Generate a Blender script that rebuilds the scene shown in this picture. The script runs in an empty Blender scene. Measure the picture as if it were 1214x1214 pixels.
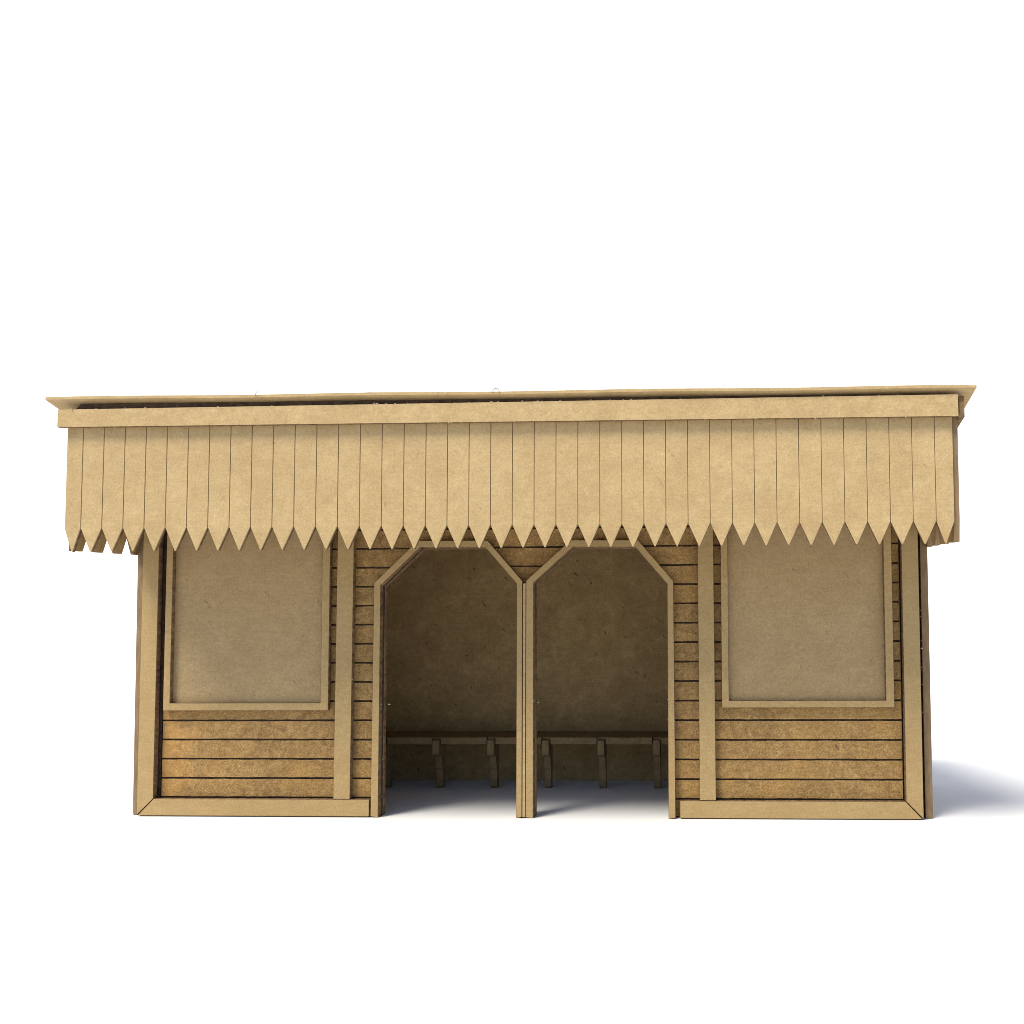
import bpy, bmesh, math, random
from mathutils import Vector, Matrix
from mathutils.geometry import tessellate_polygon
random.seed(7)
S = 0.001                      # all shapes are written in millimetres
scene = bpy.context.scene
C = scene.collection

# ------------------------------------------------------------------ camera
cam_d = bpy.data.cameras.new('camera')
cam = bpy.data.objects.new('camera', cam_d); C.objects.link(cam)
cam_d.sensor_fit = 'HORIZONTAL'; cam_d.sensor_width = 36.0
cam_d.lens = 1200.0 / 1214.0 * 36.0
cam_d.shift_x = (607.0 - 762.22) / 1214.0
cam_d.shift_y = (697.0 - 607.0) / 1214.0
cam_d.clip_start = 0.005; cam_d.clip_end = 100.0
R = ((0.99840455, 0.05628893, -0.00446247),
     (-0.00787924, 0.06062566, -0.99812947),
     (-0.0559131, 0.99657217, 0.06097245))
m = Matrix.Identity(4)
for i in range(3):
    m[i][0] = R[0][i]; m[i][1] = -R[1][i]; m[i][2] = -R[2][i]
m.translation = Vector((44.43, -254.0, 41.95)) * S
cam.matrix_world = m
scene.camera = cam

# ------------------------------------------------------------------ daylight
SUN = Vector((0.45, 0.57, -1.0)).normalized()        # the way the light travels
world = bpy.data.worlds.new('World'); scene.world = world
world.use_nodes = True
wn = world.node_tree
bg = wn.nodes['Background']; bg.inputs['Strength'].default_value = 0.14
sky = wn.nodes.new('ShaderNodeTexSky'); sky.sky_type = 'NISHITA'; sky.sun_disc = False
sky.ozone_density = 2.0; sky.dust_density = 1.0
sky.sun_elevation = math.asin(-SUN.z)
sky.sun_rotation = math.atan2(-SUN.x, -SUN.y)
wn.links.new(sky.outputs['Color'], bg.inputs['Color'])
sd = bpy.data.lights.new('sun', 'SUN'); sd.energy = 4.25; sd.angle = math.radians(24.0)
sd.color = (1.0, 0.94, 0.79)
sun = bpy.data.objects.new('sun', sd); C.objects.link(sun)
sun.rotation_euler = SUN.to_track_quat('-Z', 'Y').to_euler()
sun.location = (-0.6, -0.6, 1.0)
scene.cycles.filter_width = 0.85
vs = scene.view_settings
vs.view_transform = 'Standard'; vs.look = 'None'; vs.exposure = 0.0; vs.gamma = 1.0
vs.use_curve_mapping = False

# ------------------------------------------------------------------ materials
def nodes(name):
    mt = bpy.data.materials.new(name); mt.use_nodes = True
    nt = mt.node_tree
    return mt, nt, nt.nodes['Principled BSDF']

def N(nt, kind, **kw):
    n = nt.nodes.new(kind)
    for k, v in kw.items():
        if k in n.inputs: n.inputs[k].default_value = v
        else: setattr(n, k, v)
    return n

def noise(nt, co, scale, detail=4.0, rough=0.55, dist=0.0):
    n = N(nt, 'ShaderNodeTexNoise', Scale=scale, Detail=detail, Roughness=rough, Distortion=dist)
    nt.links.new(co, n.inputs['Vector']); return n.outputs['Fac']

def ramp(nt, fac, stops):
    r = nt.nodes.new('ShaderNodeValToRGB')
    while len(r.color_ramp.elements) < len(stops): r.color_ramp.elements.new(0.5)
    for e, (p, c) in zip(r.color_ramp.elements, stops):
        e.position = p; e.color = (c, c, c, 1) if isinstance(c, (int, float)) else (*c, 1)
    nt.links.new(fac, r.inputs['Fac']); return r.outputs['Color']

def mix(nt, fac, a, b, mode='MIX'):
    x = N(nt, 'ShaderNodeMix', data_type='RGBA', blend_type=mode)
    for i, v in ((0, fac), (6, a), (7, b)):
        if hasattr(v, 'links'): nt.links.new(v, x.inputs[i])
        else: x.inputs[i].default_value = v if i == 0 else (*v, 1)
    return x.outputs[2]

def stretched(nt, sc):
    co = nt.nodes.new('ShaderNodeTexCoord')
    mp = nt.nodes.new('ShaderNodeMapping'); mp.inputs['Scale'].default_value = sc
    nt.links.new(co.outputs['Object'], mp.inputs['Vector'])
    return co.outputs['Object'], mp.outputs['Vector']

def bump(nt, b, h, strength, dist):
    bp = N(nt, 'ShaderNodeBump', Strength=strength, Distance=dist)
    nt.links.new(h, bp.inputs['Height']); nt.links.new(bp.outputs['Normal'], b.inputs['Normal'])

def board_mat(name, base, dark, blotch, mottle, grain, speck=0.5, warm=None, bumpd=0.00004, end_tint=None, msc=420):
    """pressed wood-fibre board: soft blotches, fine fibre mottle, a few dark chips"""
    mt, nt, b = nodes(name)
    o, st = stretched(nt, (260, 260, 1500))
    big = ramp(nt, noise(nt, o, 130, 5, 0.62, 0.6), [(0.34, 0.0), (0.68, 1.0)])
    med = ramp(nt, noise(nt, o, msc, 6, 0.75, 1.2), [(0.36, 0.0), (0.66, 1.0)])
    fin = noise(nt, o, 2300, 4, 0.75)
    fib = noise(nt, st, 1.0, 4, 0.65, 0.5)
    col = mix(nt, 0.0, base, base)
    k = N(nt, 'ShaderNodeMath', operation='MULTIPLY'); nt.links.new(big, k.inputs[0]); k.inputs[1].default_value = blotch
    col = mix(nt, k.outputs[0], base, dark)
    k2 = N(nt, 'ShaderNodeMath', operation='MULTIPLY'); nt.links.new(med, k2.inputs[0]); k2.inputs[1].default_value = mottle
    col = mix(nt, k2.outputs[0], col, dark)
    if warm:
        w = ramp(nt, noise(nt, o, 48, 3, 0.5, 0.6), [(0.50, 0.0), (0.72, 0.75)])
        col = mix(nt, w, col, warm)
    g = ramp(nt, fib, [(0.25, 1.0 - grain), (0.75, 1.0 + grain * 0.0)])
    col = mix(nt, 1.0, col, g, 'MULTIPLY')
    g2 = ramp(nt, fin, [(0.34, 1.0 - grain * 1.7), (0.60, 1.0)])
    col = mix(nt, 1.0, col, g2, 'MULTIPLY')
    # chips: small dark flecks of irregular shape, only in some cells
    sp = nt.nodes.new('ShaderNodeSeparateXYZ'); nt.links.new(o, sp.inputs[0])
    def madd(a_, k_, b_):
        q_ = N(nt, 'ShaderNodeMath', operation='MULTIPLY_ADD'); nt.links.new(a_, q_.inputs[0]); q_.inputs[1].default_value = k_
        nt.links.new(b_, q_.inputs[2]); return q_.outputs[0]
    dm_ = None
    for (sc, lim, prob, ku, kv) in ((230.0, 0.12, 0.66, 0.7, 0.25), (90.0, 0.075, 0.68, -0.5, 0.6)):
        cb = nt.nodes.new('ShaderNodeCombineXYZ')
        u_ = madd(sp.outputs['Y'], 0.8, sp.outputs['X']); v_ = madd(sp.outputs['Y'], 0.35, sp.outputs['Z'])
        nt.links.new(madd(v_, kv, u_), cb.inputs[0]); nt.links.new(madd(u_, ku, v_), cb.inputs[1])
        wn_ = N(nt, 'ShaderNodeTexNoise', Scale=330.0, Detail=2.0); nt.links.new(o, wn_.inputs['Vector'])
        va = N(nt, 'ShaderNodeVectorMath', operation='MULTIPLY_ADD'); nt.links.new(wn_.outputs['Color'], va.inputs[0])
        va.inputs[1].default_value = (0.0035, 0.0035, 0.0); nt.links.new(cb.outputs[0], va.inputs[2])
        vo = N(nt, 'ShaderNodeTexVoronoi', voronoi_dimensions='2D', Scale=sc, Randomness=1.0); nt.links.new(va.outputs[0], vo.inputs['Vector'])
        wb = madd(fin, 0.16, vo.outputs['Distance'])
        dot = ramp(nt, wb, [(lim, 1.0), (lim + 0.05, 0.0)])
        sel = ramp(nt, vo.outputs['Color'], [(prob, 0.0), (prob + 0.12, speck)])
        dm = N(nt, 'ShaderNodeMath', operation='MULTIPLY'); nt.links.new(dot, dm.inputs[0]); nt.links.new(sel, dm.inputs[1])
        if dm_ is None: dm_ = dm.outputs[0]
        else:
            mx_ = N(nt, 'ShaderNodeMath', operation='MAXIMUM'); nt.links.new(dm_, mx_.inputs[0]); nt.links.new(dm.outputs[0], mx_.inputs[1]); dm = mx_
    if end_tint:      # orange tint, strongest at the left end of the boards
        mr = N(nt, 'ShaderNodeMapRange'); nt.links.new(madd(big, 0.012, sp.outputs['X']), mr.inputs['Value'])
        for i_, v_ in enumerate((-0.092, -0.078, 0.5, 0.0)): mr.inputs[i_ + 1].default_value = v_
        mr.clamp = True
        col = mix(nt, mr.outputs[0], col, end_tint)
    col = mix(nt, dm.outputs[0], col, (0.10, 0.062, 0.032))
    nt.links.new(col, b.inputs['Base Color'])
    b.inputs['Roughness'].default_value = 0.72
    b.inputs['Specular IOR Level'].default_value = 0.25
    h = mix(nt, 0.5, med, g2)
    bump(nt, b, h, 0.6, bumpd)
    return mt

MDF = board_mat('fibreboard', (0.580, 0.420, 0.212), (0.410, 0.268, 0.120), 0.52, 0.48, 0.13, 0.22)
TRIM = board_mat('fibreboard_strip', (0.485, 0.340, 0.158), (0.375, 0.240, 0.098), 0.40, 0.45, 0.14, 0.12)
PANEL = board_mat('panel_fibreboard', (0.485, 0.346, 0.177), (0.375, 0.250, 0.118), 0.50, 0.55, 0.15, 0.38)  # blank panels, a slightly greyer board tone
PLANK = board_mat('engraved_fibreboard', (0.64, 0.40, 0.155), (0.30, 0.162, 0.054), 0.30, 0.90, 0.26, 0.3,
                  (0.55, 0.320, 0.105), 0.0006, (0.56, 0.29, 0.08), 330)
INNER = board_mat('raw_fibreboard', (0.62, 0.435, 0.21), (0.34, 0.215, 0.09), 0.6, 0.60, 0.18, 0.95, msc=300)

mt, nt, b = nodes('laser_cut_edge'); EDGE = mt
o, st = stretched(nt, (900, 300, 900))
c = ramp(nt, noise(nt, st, 1.0, 4, 0.6), [(0.30, (0.10, 0.058, 0.028)), (0.70, (0.27, 0.175, 0.092))])
nt.links.new(c, b.inputs['Base Color']); b.inputs['Roughness'].default_value = 0.8
b.inputs['Specular IOR Level'].default_value = 0.15
mt, nt, b = nodes('sawn_edge'); SAWN = mt
o, st = stretched(nt, (900, 900, 200))
c = ramp(nt, noise(nt, st, 1.0, 4, 0.6), [(0.30, (0.165, 0.104, 0.05)), (0.70, (0.275, 0.178, 0.09))])
nt.links.new(c, b.inputs['Base Color']); b.inputs['Roughness'].default_value = 0.8
mt, nt, b = nodes('char_and_gap_shade'); CHAR_SHADE = mt  # burnt grooves, and the painted shade in the gap under the roof
o, st = stretched(nt, (700, 700, 700))
c = ramp(nt, noise(nt, st, 1.0, 3, 0.6), [(0.3, (0.022, 0.012, 0.007)), (0.7, (0.085, 0.046, 0.022))])
nt.links.new(c, b.inputs['Base Color']); b.inputs['Roughness'].default_value = 0.9
mt, nt, b = nodes('scored_line'); SCORE = mt
o, st = stretched(nt, (700, 700, 300))
c = ramp(nt, noise(nt, st, 1.0, 3, 0.6), [(0.3, (0.30, 0.208, 0.10)), (0.7, (0.46, 0.325, 0.16))])
nt.links.new(c, b.inputs['Base Color']); b.inputs['Roughness'].default_value = 0.9
mt, nt, b = nodes('white_paper'); PAPER = mt
o, st = stretched(nt, (1, 1, 1))
c = ramp(nt, noise(nt, o, 300, 4, 0.6), [(0.3, (0.83, 0.83, 0.835)), (0.7, (0.86, 0.86, 0.865))])
nt.links.new(c, b.inputs['Base Color']); b.inputs['Roughness'].default_value = 0.9
b.inputs['Specular IOR Level'].default_value = 0.1
mt, nt, b = nodes('dried_glue'); GLUE = mt
o, st = stretched(nt, (1, 1, 1))
c = ramp(nt, noise(nt, o, 2500, 2), [(0.3, (0.36, 0.28, 0.16)), (0.7, (0.58, 0.49, 0.33))])
nt.links.new(c, b.inputs['Base Color']); b.inputs['Roughness'].default_value = 0.8; b.inputs['Specular IOR Level'].default_value = 0.1

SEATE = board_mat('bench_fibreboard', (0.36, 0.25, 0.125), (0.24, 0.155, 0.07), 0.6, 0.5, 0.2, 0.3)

# ------------------------------------------------------------------ builders
def new_obj(name, bm, mats, parent=None, bevel=0.0):
    bmesh.ops.recalc_face_normals(bm, faces=bm.faces)
    me = bpy.data.meshes.new(name); bm.to_mesh(me); bm.free()
    for x in mats: me.materials.append(x)
    ob = bpy.data.objects.new(name, me); C.objects.link(ob)
    if parent: ob.parent = parent
    if bevel:
        md = ob.modifiers.new('bevel', 'BEVEL'); md.width = bevel * S; md.segments = 2
        md.limit_method = 'ANGLE'; md.angle_limit = math.radians(40)
        if mats[0] is TRIM: md.material = 1
    return ob

def add_sheet(bm, outer, d0, d1, holes=(), mf=0, me=1, axis='y'):
    """a flat board: outline (u, v) with holes, from depth d0 (front) to d1.
    axis 'y': u = x, v = z ; axis 'x': u = y, v = z ; axis 'z': u = x, v = y"""
    def P(u, v, d):
        p = {'y': (u, d, v), 'x': (d, u, v), 'z': (u, v, d)}[axis]
        return Vector(p) * S
    loops = [list(outer)] + [list(h) for h in holes]
    tri = tessellate_polygon([[Vector((u, v, 0)) for u, v in l] for l in loops])
    flat = [q for l in loops for q in l]
    F = [bm.verts.new(P(u, v, d0)) for u, v in flat]
    B = [bm.verts.new(P(u, v, d1)) for u, v in flat]
    for t in tri:
        for V in (F, B):
            try: f = bm.faces.new([V[i] for i in t]); f.material_index = mf
            except ValueError: pass
    o = 0
    for l in loops:
        n = len(l)
        for i in range(n):
            j = (i + 1) % n
            f = bm.faces.new((F[o + i], F[o + j], B[o + j], B[o + i])); f.material_index = me
        o += n

def sheet(name, outer, d0, d1, parent, holes=(), mats=(MDF, EDGE), axis='y', bevel=0.10, planar=True):
    bm = bmesh.new(); add_sheet(bm, outer, d0, d1, holes, axis=axis)
    if planar and not holes: bmesh.ops.dissolve_limit(bm, angle_limit=0.001, verts=bm.verts, edges=bm.edges, delimit={'MATERIAL'})
    return new_obj(name, bm, mats, parent, bevel)

def rect(x0, z0, x1, z1): return [(x0, z0), (x1, z0), (x1, z1), (x0, z1)]

def wob(p0, p1, step=2.0, amp=0.05):
    """points from p0 to p1 (p1 left out) with a slightly uneven cut"""
    L = math.dist(p0, p1); n = max(1, int(L / step)); out = [p0]
    nx, nz = -(p1[1] - p0[1]) / max(L, 1e-6), (p1[0] - p0[0]) / max(L, 1e-6)
    for i in range(1, n):
        t = i / n; a = random.uniform(-amp, amp)
        out.append((p0[0] + (p1[0] - p0[0]) * t + nx * a, p0[1] + (p1[1] - p0[1]) * t + nz * a))
    return out

def thing(name, label, cat, loc=(0, 0, 0), group=None):
    e = bpy.data.objects.new(name, None); C.objects.link(e)
    e.empty_display_size = 0.02
    e['label'] = label; e['category'] = cat
    if group: e['group'] = group
    return e

# ------------------------------------------------------------------ setting: one seamless white sheet
bm = bmesh.new()
prof = [(-2.5, 0.0), (0.95, 0.0)]
for i in range(1, 17):
    a = math.radians(90 * i / 16); prof.append((0.95 + 0.28 * math.sin(a), 0.28 - 0.28 * math.cos(a)))
prof.append((1.23, 2.2))
rows = []
for y, z in prof:
    rows.append([bm.verts.new((x, y, z)) for x in (-6.0, 0.0, 6.0)])
for r0, r1 in zip(rows, rows[1:]):
    for i in range(2): bm.faces.new((r0[i], r0[i + 1], r1[i + 1], r1[i]))
for f in bm.faces: f.smooth = True
ground = new_obj('ground', bm, [PAPER]); ground['kind'] = 'structure'

# ------------------------------------------------------------------ the shelter
SH = thing('model_shelter', 'unpainted brown fibreboard model of a station shelter with toothed canopy, on white paper', 'model building')

TOP = 90.0
DL = [(-37.0, 0.0), (-37.0, 58.65), (-26.85, 68.35), (-10.0, 68.2), (-1.88, 58.85), (-1.88, 0.0)]      # left opening
DR = [(2.4, 0.0), (2.4, 59.05), (12.45, 68.05), (28.3, 67.85), (36.3, 58.45), (36.3, 0.0)]
WL = (-93.6, 26.85, -50.3, 80.0)
WR = (49.75, 27.42, 92.25, 80.5)

def edge_x(poly, z, side):
    pts = poly[:3] if side == 0 else poly[:2:-1]
    for (x0, z0), (x1, z1) in zip(pts, pts[1:]):
        if z0 <= z <= z1 and z1 > z0: return x0 + (x1 - x0) * (z - z0) / (z1 - z0)
    return None

# backing board with the two doorways cut from its lower edge
def walled(x0, x1, z1, grow=0.0):
    o = [(x0, 0.0)]
    for D in (DL, DR):
        o += [(D[0][0] - grow, 0.0)] + [(x - grow if i < 2 else x, z + (grow if 1 < i < 4 else 0)) for i, (x, z) in enumerate(D)][1:5] + [(D[5][0] + grow, 0.0)]
    o += [(x1, 0.0), (x1, z1), (x0, z1)]
    return o
sheet('front_wall', walled(-97.0, 97.0, TOP), 4.05, 5.9, SH, mats=(INNER, EDGE))

# engraved cladding: boards over a charred base, open at the doorways
bm = bmesh.new()
add_sheet(bm, walled(-94.55, 94.30, TOP - 1, 0.05), 2.75, 4.0, mf=1, me=1)
zs = [4.65 + 4.897 * k for k in range(-1, 18)]
breaks = [58.65, 58.85, 59.05, 58.45, 68.35, 68.2, 68.05, 67.85]
for k in range(len(zs) - 1):
    za, zb = max(0.3, zs[k] + 0.23), zs[k + 1] - 0.23
    if zb > TOP - 1: break
    # spans between walls and openings, as full-height pieces of this board
    cuts = sorted({za, zb} | {z for z in breaks if za < z < zb})
    for a, c in zip(cuts, cuts[1:]):
        mids = (a + c) / 2
        xs0, xs1 = [-94.6 + random.uniform(-.1, .1)], []
        xs0 = [(-94.5, -94.5)]; spans = []
        for D in (DL, DR):
            if mids < max(p[1] for p in D[2:4]) - 0.25:
                e = 0.02
                l0, l1 = edge_x(D, a + e * 0, 0), edge_x(D, c, 0)
                r0, r1 = edge_x(D, a, 1), edge_x(D, c, 1)
                if None in (l0, l1, r0, r1): continue
                spans.append((xs0[-1], (l0, l1))); xs0.append((r0, r1))
        spans.append((xs0[-1], (94.25, 94.25)))
        for (a0, a1), (b0, b1) in spans:
            bot = wob((a0, a), (b0, a), 1.6, 0.045 if a == za else 0.0)
            top = wob((b1, c), (a1, c), 1.6, 0.045 if c == zb else 0.0)
            add_sheet(bm, bot + [(b0, a)] + top + [(a1, c)], 2.25, 2.95, mf=0, me=1)
new_obj('cladding', bm, (PLANK, CHAR_SHADE), SH)

# corner posts and base boards, mitred at the bottom corners
BZ = 4.5
sheet('corner_post', [(-99.75, 0.3), (-95.45, BZ + .05), (-95.45, 89.0), (-99.75, 89.0)], 0.0, 2.0, SH, mats=(TRIM, EDGE))
sheet('corner_post', [(98.75, 0.25), (98.75, 89.0), (94.6, 89.0), (94.6, BZ + .05)], 0.0, 2.0, SH, mats=(TRIM, EDGE))
sheet('base_board', [(-99.5, 0.25), (-39.3, 0.25), (-39.3, BZ), (-95.3, BZ)], 0.0, 2.0, SH, mats=(TRIM, EDGE))
sheet('base_board', [(39.15, 0.22), (98.5, 0.22), (94.45, BZ), (39.15, BZ)], 0.0, 2.0, SH, mats=(TRIM, EDGE))
sheet('post', [(-48.6, BZ + .08), (-44.3, BZ + .08), (-44.0, 88.5), (-48.3, 88.5)], 0.1, 2.0, SH, mats=(TRIM, EDGE))
sheet('post', [(44.05, BZ + .08), (48.1, BZ + .08), (47.9, 88.5), (43.95, 88.5)], 0.1, 2.0, SH, mats=(TRIM, EDGE))
for x0, x1 in ((-97.4, -95.0), (94.7, 97.4)):
    sheet('post_backing', rect(x0, 0.0, x1, 88.0), 2.7, 3.95, SH, mats=(CHAR_SHADE, CHAR_SHADE))

# blank notice panels in thin frames
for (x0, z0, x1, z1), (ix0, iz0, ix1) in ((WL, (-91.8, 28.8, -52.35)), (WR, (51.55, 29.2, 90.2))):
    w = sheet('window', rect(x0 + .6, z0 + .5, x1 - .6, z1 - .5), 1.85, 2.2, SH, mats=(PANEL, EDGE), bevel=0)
    sheet('frame', rect(x0, z0, x1, z1), 0.25, 1.82, w, mats=(TRIM, EDGE), holes=[rect(ix0, iz0, ix1, z1 - 1.8)])

# arched door surrounds with canted shoulders
def surround(D, outer):
    return sheet('door_frame', [outer[0]] + outer[1:5] + [outer[5]] + D[::-1], 0.05, 2.2, SH, mats=(TRIM, EDGE))
surround(DL, [(-38.95, 0.3), (-38.7, 59.3), (-27.55, 70.05), (-9.45, 69.95), (-0.45, 59.5), (-0.45, 0.3)][:6])
surround(DR, [(0.5, 0.25), (0.5, 59.6), (11.9, 69.8), (28.95, 69.65), (37.85, 59.2), (38.05, 0.25)][:6])
sheet('mullion', rect(-0.32, 0.3, 0.36, 58.9), 0.25, 2.2, SH, mats=(MDF, EDGE), bevel=0.06)
# side and rear walls
def roof_z(x, y): return 100.0 - 0.0058 * x - 0.205 * (y + 29.7)       # underside of the roof
for s in (-1, 1):
    def sx(v): return s * v
    poly = [(6.0, 0.0), (76.0, 0.0), (76.0, roof_z(s * 98, 76) - .15), (6.0, roof_z(s * 98, 6) - .15)]
    sheet('side_wall', poly, sx(97.1), sx(98.6), SH, mats=(INNER, EDGE), axis='x')
    bm = bmesh.new()
    add_sheet(bm, [(7.2, 0.2), (72.5, 0.2), (72.5, roof_z(s * 99, 73) - .3), (7.2, roof_z(s * 99, 7.2) - .3)], sx(98.65), sx(99.2), mf=1, me=1, axis='x')
    for k in range(18):
        za, zb = max(0.4, zs[k] + .16), zs[k + 1] - .16
        ye = min(72.0, -29.7 + (100.0 - zb - .6) / 0.205)
        if ye < 12: break
        add_sheet(bm, rect(7.4, za, ye, zb), sx(99.15), sx(99.6), mf=0, me=1, axis='x')
    new_obj('cladding', bm, (PLANK, CHAR_SHADE), SH)
    cx0, cx1 = (99.7, 101.55) if s > 0 else (-102.1, -100.05)
    tilt = 0.0 if s > 0 else -0.6
    bm = bmesh.new()
    add_sheet(bm, [(cx0, 0.1), (cx1, 0.1), (cx1 + tilt, roof_z(cx1, 2.4) - .4), (cx0 + tilt, roof_z(cx0, 2.4) - .4)], 2.4, 6.9, mf=0, me=1)
    new_obj('corner_board', bm, (SAWN, EDGE), SH, 0.12)
    sheet('corner_board', [(72.6, .1), (76.9, .1), (76.9, roof_z(0, 77) - .9), (72.6, roof_z(0, 73) - .9)], sx(99.7), sx(101.5), SH, axis='x')
    sheet('base_board', rect(6.95, .1, 72.55, 4.5), sx(99.75), sx(101.5), SH, axis='x')
sheet('rear_wall', rect(-97.0, 0.0, 97.0, roof_z(97, 76.2) - .3), 74.0, 76.0, SH, mats=(INNER, EDGE))

# ------------------------------------------------------------------ canopy
def ctilt(x): return -0.0042 * x
G = [(0, -99.6), (9, -54.0), (16, -18.1), (25, 27.0), (32, 61.9), (39, 97.1)]
def groove(k):
    for (k0, x0), (k1, x1) in zip(G, G[1:]):
        if k <= k1 or k1 == 39: return x0 + (x1 - x0) * (k - k0) / (k1 - k0)
VX0, VX1 = -103.45, 101.05
xs = [VX0] + [groove(k) for k in range(40)] + [VX1]
NZ = lambda x: 70.42 - 0.0030 * x
TZ = lambda x: 65.25 - 0.0008 * x
VT = lambda x: 97.0 + ctilt(x)
bm = bmesh.new()
for i in range(41):                     # the board itself, cut to points
    a, c = xs[i], xs[i + 1]; mx = (a + c) / 2
    add_sheet(bm, [(a + .03, NZ(a)), (mx - .12, TZ(mx)), (mx + .12, TZ(mx)), (c - .0, NZ(c)), (c, VT(c)), (a + .03, VT(a))], -26.89, -25.95, mf=2, me=1)
for i in range(41):
    a, c = xs[i] + (.075 if i else 0), xs[i + 1] - (.075 if i < 40 else 0); mx = (xs[i] + xs[i + 1]) / 2
    dz = random.uniform(-.1, .1)
    add_sheet(bm, [(a, NZ(a)), (mx - .14, TZ(mx) + dz * .5), (mx + .14, TZ(mx) + dz * .5), (c, NZ(c)), (c, VT(c)), (a, VT(a))], -27.0, -26.72, mf=0, me=2)
fv = new_obj('valance', bm, (MDF, EDGE, SCORE), SH, 0.13)

# side valances, tapering to the rear
for s in (-1, 1):
    d0, d1 = (101.1, 102.4) if s > 0 else (-103.3, -102.55)
    bot = lambda y: 65.65 + 0.06 * (y + 26)
    apex = lambda y: 71.3 + 0.04 * (y + 26)
    y0 = -25.9 if s < 0 else -26.3; p = 8.2
    o = [(74.0, roof_z(0, 74) - 1.2), (y0, VT(d0)), (y0, 70.5), (y0 + .5, bot(y0))]
    yc = -18.6
    while yc < 70:
        o += [(yc - 2.6, bot(yc - 2.6)), (yc, apex(yc)), (yc + 2.6, bot(yc + 2.6))]
        yc += p
    o.append((74.0, bot(74)))
    sheet('valance', o, d0, d1, SH, axis='x', bevel=0.06, mats=(INNER, SAWN if s > 0 else EDGE))

FT = lambda x: 98.35 - 0.0012 * x
FB = lambda x: 93.85 - 0.0048 * x
sheet('fascia_board', [(-104.75, FB(-104)), (-40, FB(-40)), (40, FB(40)), (102.0, FB(101)), (102.0, FT(101)), (-104.75, FT(-104))], -28.85, -27.75, SH)
sheet('fascia_board', [(-28.2, FB(102) - .1), (74.0, roof_z(102, 74) - 3.8), (74, roof_z(102, 74) - .5), (-28.2, FT(102) - .1)], 102.45, 103.55, SH, axis='x', bevel=0.15)
sheet('fascia_board', [(-24.0, FB(-104)), (74.0, roof_z(-104, 74) - 3.8), (74, roof_z(-104, 74) - .5), (-24.0, roof_z(-104, -24) - .4)], -103.35, -104.6, SH, axis='x')

sheet('gap_shade_strip', [(-102.5, 97.2), (100.8, 96.7)] + [(x, roof_z(x, -27) - .02 - random.uniform(0, .22)) for x in range(100, -104, -4)], -27.7, -25.5, SH, mats=(CHAR_SHADE, CHAR_SHADE), bevel=0)  # added strip, coloured dark to stand for shade in the roof gap

# roof sheet, falling to the rear
bm = bmesh.new()
ry0, ry1, t = -29.7, 103.0, 0.7
x0, x1, n = -107.3, 105.9, 24
g = []
for j in range(2):
    y = (ry0, ry1)[j]
    for lev in (0, t):
        g.append([bm.verts.new(Vector((x0 + (x1 - x0) * i / n, y, roof_z(x0 + (x1 - x0) * i / n, y) + lev + .10 * math.sin(i * .9) * (1 - j))) * S) for i in range(n + 1)])
fl, ft, bl, bt = g
def q(a, b_, c_, d_, mi):
    f = bm.faces.new((a, b_, c_, d_)); f.material_index = mi
for i in range(n):
    q(fl[i], fl[i + 1], ft[i + 1], ft[i], 1); q(bl[i], bl[i + 1], bt[i + 1], bt[i], 1)
    q(fl[i], fl[i + 1], bl[i + 1], bl[i], 0); q(ft[i], ft[i + 1], bt[i + 1], bt[i], 0)
for i in (0, n): q(fl[i], ft[i], bt[i], bl[i], 1)
new_obj('roof', bm, (MDF, MDF), SH, 0.08)

# blobs of glue and torn tabs left at the joints
def speck(x, y, z, r):
    bm = bmesh.new(); bmesh.ops.create_icosphere(bm, subdivisions=2, radius=r * S)
    for v in bm.verts:
        v.co *= random.uniform(.5, 1.1); v.co.z *= 0.7
    bmesh.ops.translate(bm, verts=bm.verts, vec=Vector((x, y, z)) * S)
    for f in bm.faces: f.smooth = True
    new_obj('glue_speck', bm, [GLUE], SH)
for a in ((-37.0, 1.6, 28.4, .30), (-35.9, 4.6, 28.2, .42), (-1.85, .2, 29.4, .20), (2.45, .1, 29.2, .2), (3.0, 4.2, 28.6, .35), (99.3, 1.2, 42.0, .35),
          (36.3, .1, 29.5, .22), (36.25, .1, 24.6, .16), (-100.0, 1.0, 42.6, .28), (-100.0, 1.1, 38.8, .22), (92.3, .7, 51.0, .18), (-44.1, .2, 34.7, .2),
          (43.95, .1, 39.9, .22), (99.2, 1.0, 33.0, .18), (-101.3, -28.9, 98.4, .35), (-82.0, -28.7, 98.4, .25), (-29.0, -28.8, 98.5, .25),
          (-11.8, -28.6, 94.0, .32), (-57.2, -28.6, 94.2, .3), (0.15, .1, 34.0, .14), (0.1, .1, 27.0, .14), (0.2, .1, 46.0, .12), (46.0, -28.7, 93.6, .22)):
    speck(*a)

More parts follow.
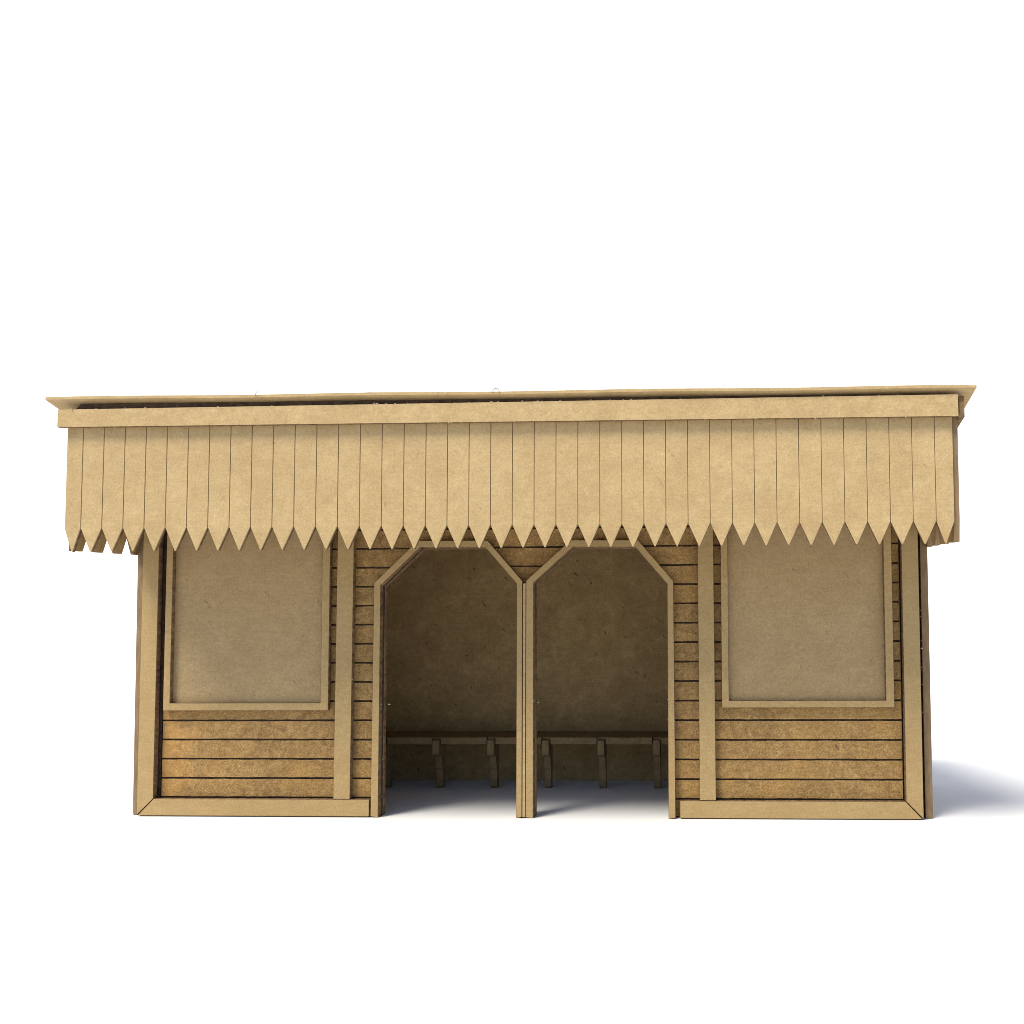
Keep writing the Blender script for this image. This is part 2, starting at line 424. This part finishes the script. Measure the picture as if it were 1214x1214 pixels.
# torn fibres and crumbs along the gap under the roof and along the fascia
rs = random.Random(3)
for i in range(46):
    x = rs.choice((rs.uniform(-101, 99), rs.uniform(-30, 30)))
    if rs.random() < .7: speck(x, -28.5, FT(x) + rs.uniform(-.05, .25), rs.uniform(.16, .34))
    else: speck(x, -28.7, FB(x) + rs.uniform(-.1, .1), rs.uniform(.13, .25))
for i in range(16):
    x = rs.uniform(-99.6, -95.6) if i % 2 else rs.uniform(98.5, 99.2); z = rs.uniform(6, 60)
    speck(-99.9 if i % 2 else 99.3, 1.4, z, rs.uniform(.10, .2))
def whisker(x, y, z, dx, dz, curl):
    bm = bmesh.new(); n = 7; prev = None
    for k in range(n + 1):
        t_ = k / n
        p = Vector((x + dx * t_ + curl * math.sin(t_ * 3.0), y - .3 * t_, z + dz * t_)) * S
        w = .075 * (1 - .5 * t_) * S
        ring = [bm.verts.new(p + Vector((w * math.cos(a), w * math.sin(a), 0.3 * w * math.sin(a)))) for a in (0, 2.09, 4.19)]
        if prev:
            for q_ in range(3): bm.faces.new((prev[q_], prev[(q_ + 1) % 3], ring[(q_ + 1) % 3], ring[q_]))
        prev = ring
    new_obj('torn_fibre', bm, [SAWN], SH)
for i in range(14):
    x = rs.uniform(-95, 95); whisker(x, -28.4, FT(x) + .05, rs.uniform(-1.2, 1.2), rs.uniform(.1, .7), rs.uniform(-.4, .4))
for x, dx, dz, c_ in ((49.5, .5, .9, .4), (53.2, .3, .8, -.3), (-31.0, 1.6, .25, .3), (18.0, -.9, .3, .3)):
    whisker(x, -29.7, roof_z(x, -29.7) + .75, dx, dz, c_)
for z in (5, 9.5, 14.3, 19, 24, 33, 41):      # ragged cut inside the left door reveal
    speck(-36.95, rs.uniform(2.4, 5.4), z, rs.uniform(.12, .22))

# a dark splinter stuck to the boards below the right panel
bm = bmesh.new(); bmesh.ops.create_icosphere(bm, subdivisions=2, radius=0.5 * S)
for v in bm.verts:
    v.co = Vector((v.co.x * 0.55 - v.co.z * 0.9, v.co.y * 0.35, v.co.z * 1.7)) * random.uniform(.8, 1.15)
bmesh.ops.translate(bm, verts=bm.verts, vec=Vector((78.2, 2.2, 17.6)) * S)
new_obj('splinter', bm, [EDGE], SH)

# ------------------------------------------------------------------ bench along the rear wall
BN = thing('bench', 'long low fibreboard bench on bracket legs in the shade inside the shelter', 'bench')
legs_x = [-35.35 + 16.65 * k for k in range(-3, 8)]
legs_x = [x for x in legs_x if abs(x) < 94]
so = [(-95.5, 50.2)]
for x in legs_x: so += [(x - 1.35, 50.2), (x - 1.35, 52.4), (x + 1.35, 52.4), (x + 1.35, 50.2)]
so += [(95.5, 50.2), (95.5, 73.9), (-95.5, 73.9)]
sheet('seat', so, 13.75, 15.75, BN, axis='z', mats=(SEATE, SEATE))
prof = [(57.6, 0.05), (55.6, 0.05), (54.9, 0.6), (54.9, 5.9), (54.2, 6.0), (54.0, 6.7), (53.4, 8.0), (53.2, 9.6), (52.2, 10.4), (49.4, 10.7), (49.4, 14.95), (52.2, 14.95), (52.2, 13.65), (57.6, 13.65)]
proto = None
for x in legs_x:
    if proto is None:
        proto = sheet('leg', prof, -1.0, 1.0, BN, axis='x', mats=(SEATE, SEATE), bevel=0.1)
        proto.location.x = x * S
    else:
        c_ = proto.copy(); C.objects.link(c_); c_.parent = BN; c_.location.x = x * S
        c_.location.y = random.uniform(-.3, .2) * S

# ------------------------------------------------------------------ loose fibres on the roof edge
def fibre(pts, r, label):
    bm = bmesh.new(); prev = None
    P = [Vector(p) * S for p in pts]
    for i, p in enumerate(P):
        t_ = (P[min(i + 1, len(P) - 1)] - P[max(i - 1, 0)]).normalized()
        u = t_.orthogonal().normalized(); w = t_.cross(u)
        ring = [bm.verts.new(p + (u * math.cos(a) + w * math.sin(a)) * r * S) for a in [k * math.pi / 3 for k in range(6)]]
        if prev:
            sh = min(range(6), key=lambda q_: sum((prev[k].co - ring[(k + q_) % 6].co).length for k in range(6)))
            for k in range(6): bm.faces.new((prev[k], prev[(k + 1) % 6], ring[(k + 1 + sh) % 6], ring[(k + sh) % 6]))
        prev = ring
    o_ = new_obj('wood_fibre', bm, [SAWN]); o_['label'] = label; o_['category'] = 'fibre'; o_['group'] = 'loose fibres on the roof edge'
def arc(x, w, h, y, n=12):
    z0 = roof_z(x, y) + .1
    return [(x - w * math.cos(math.pi * k / n) , y - .25, z0 + h * math.sin(math.pi * k / n)) for k in range(n + 1)]
fibre(arc(-1.3, .8, 1.15, -29.7), .07, 'tiny loop of fibre curling over the roof edge near its middle')
fibre(arc(-56.6, .55, 1.1, -29.7)[:9], .06, 'tiny bent fibre sticking up from the roof edge above the left panel')
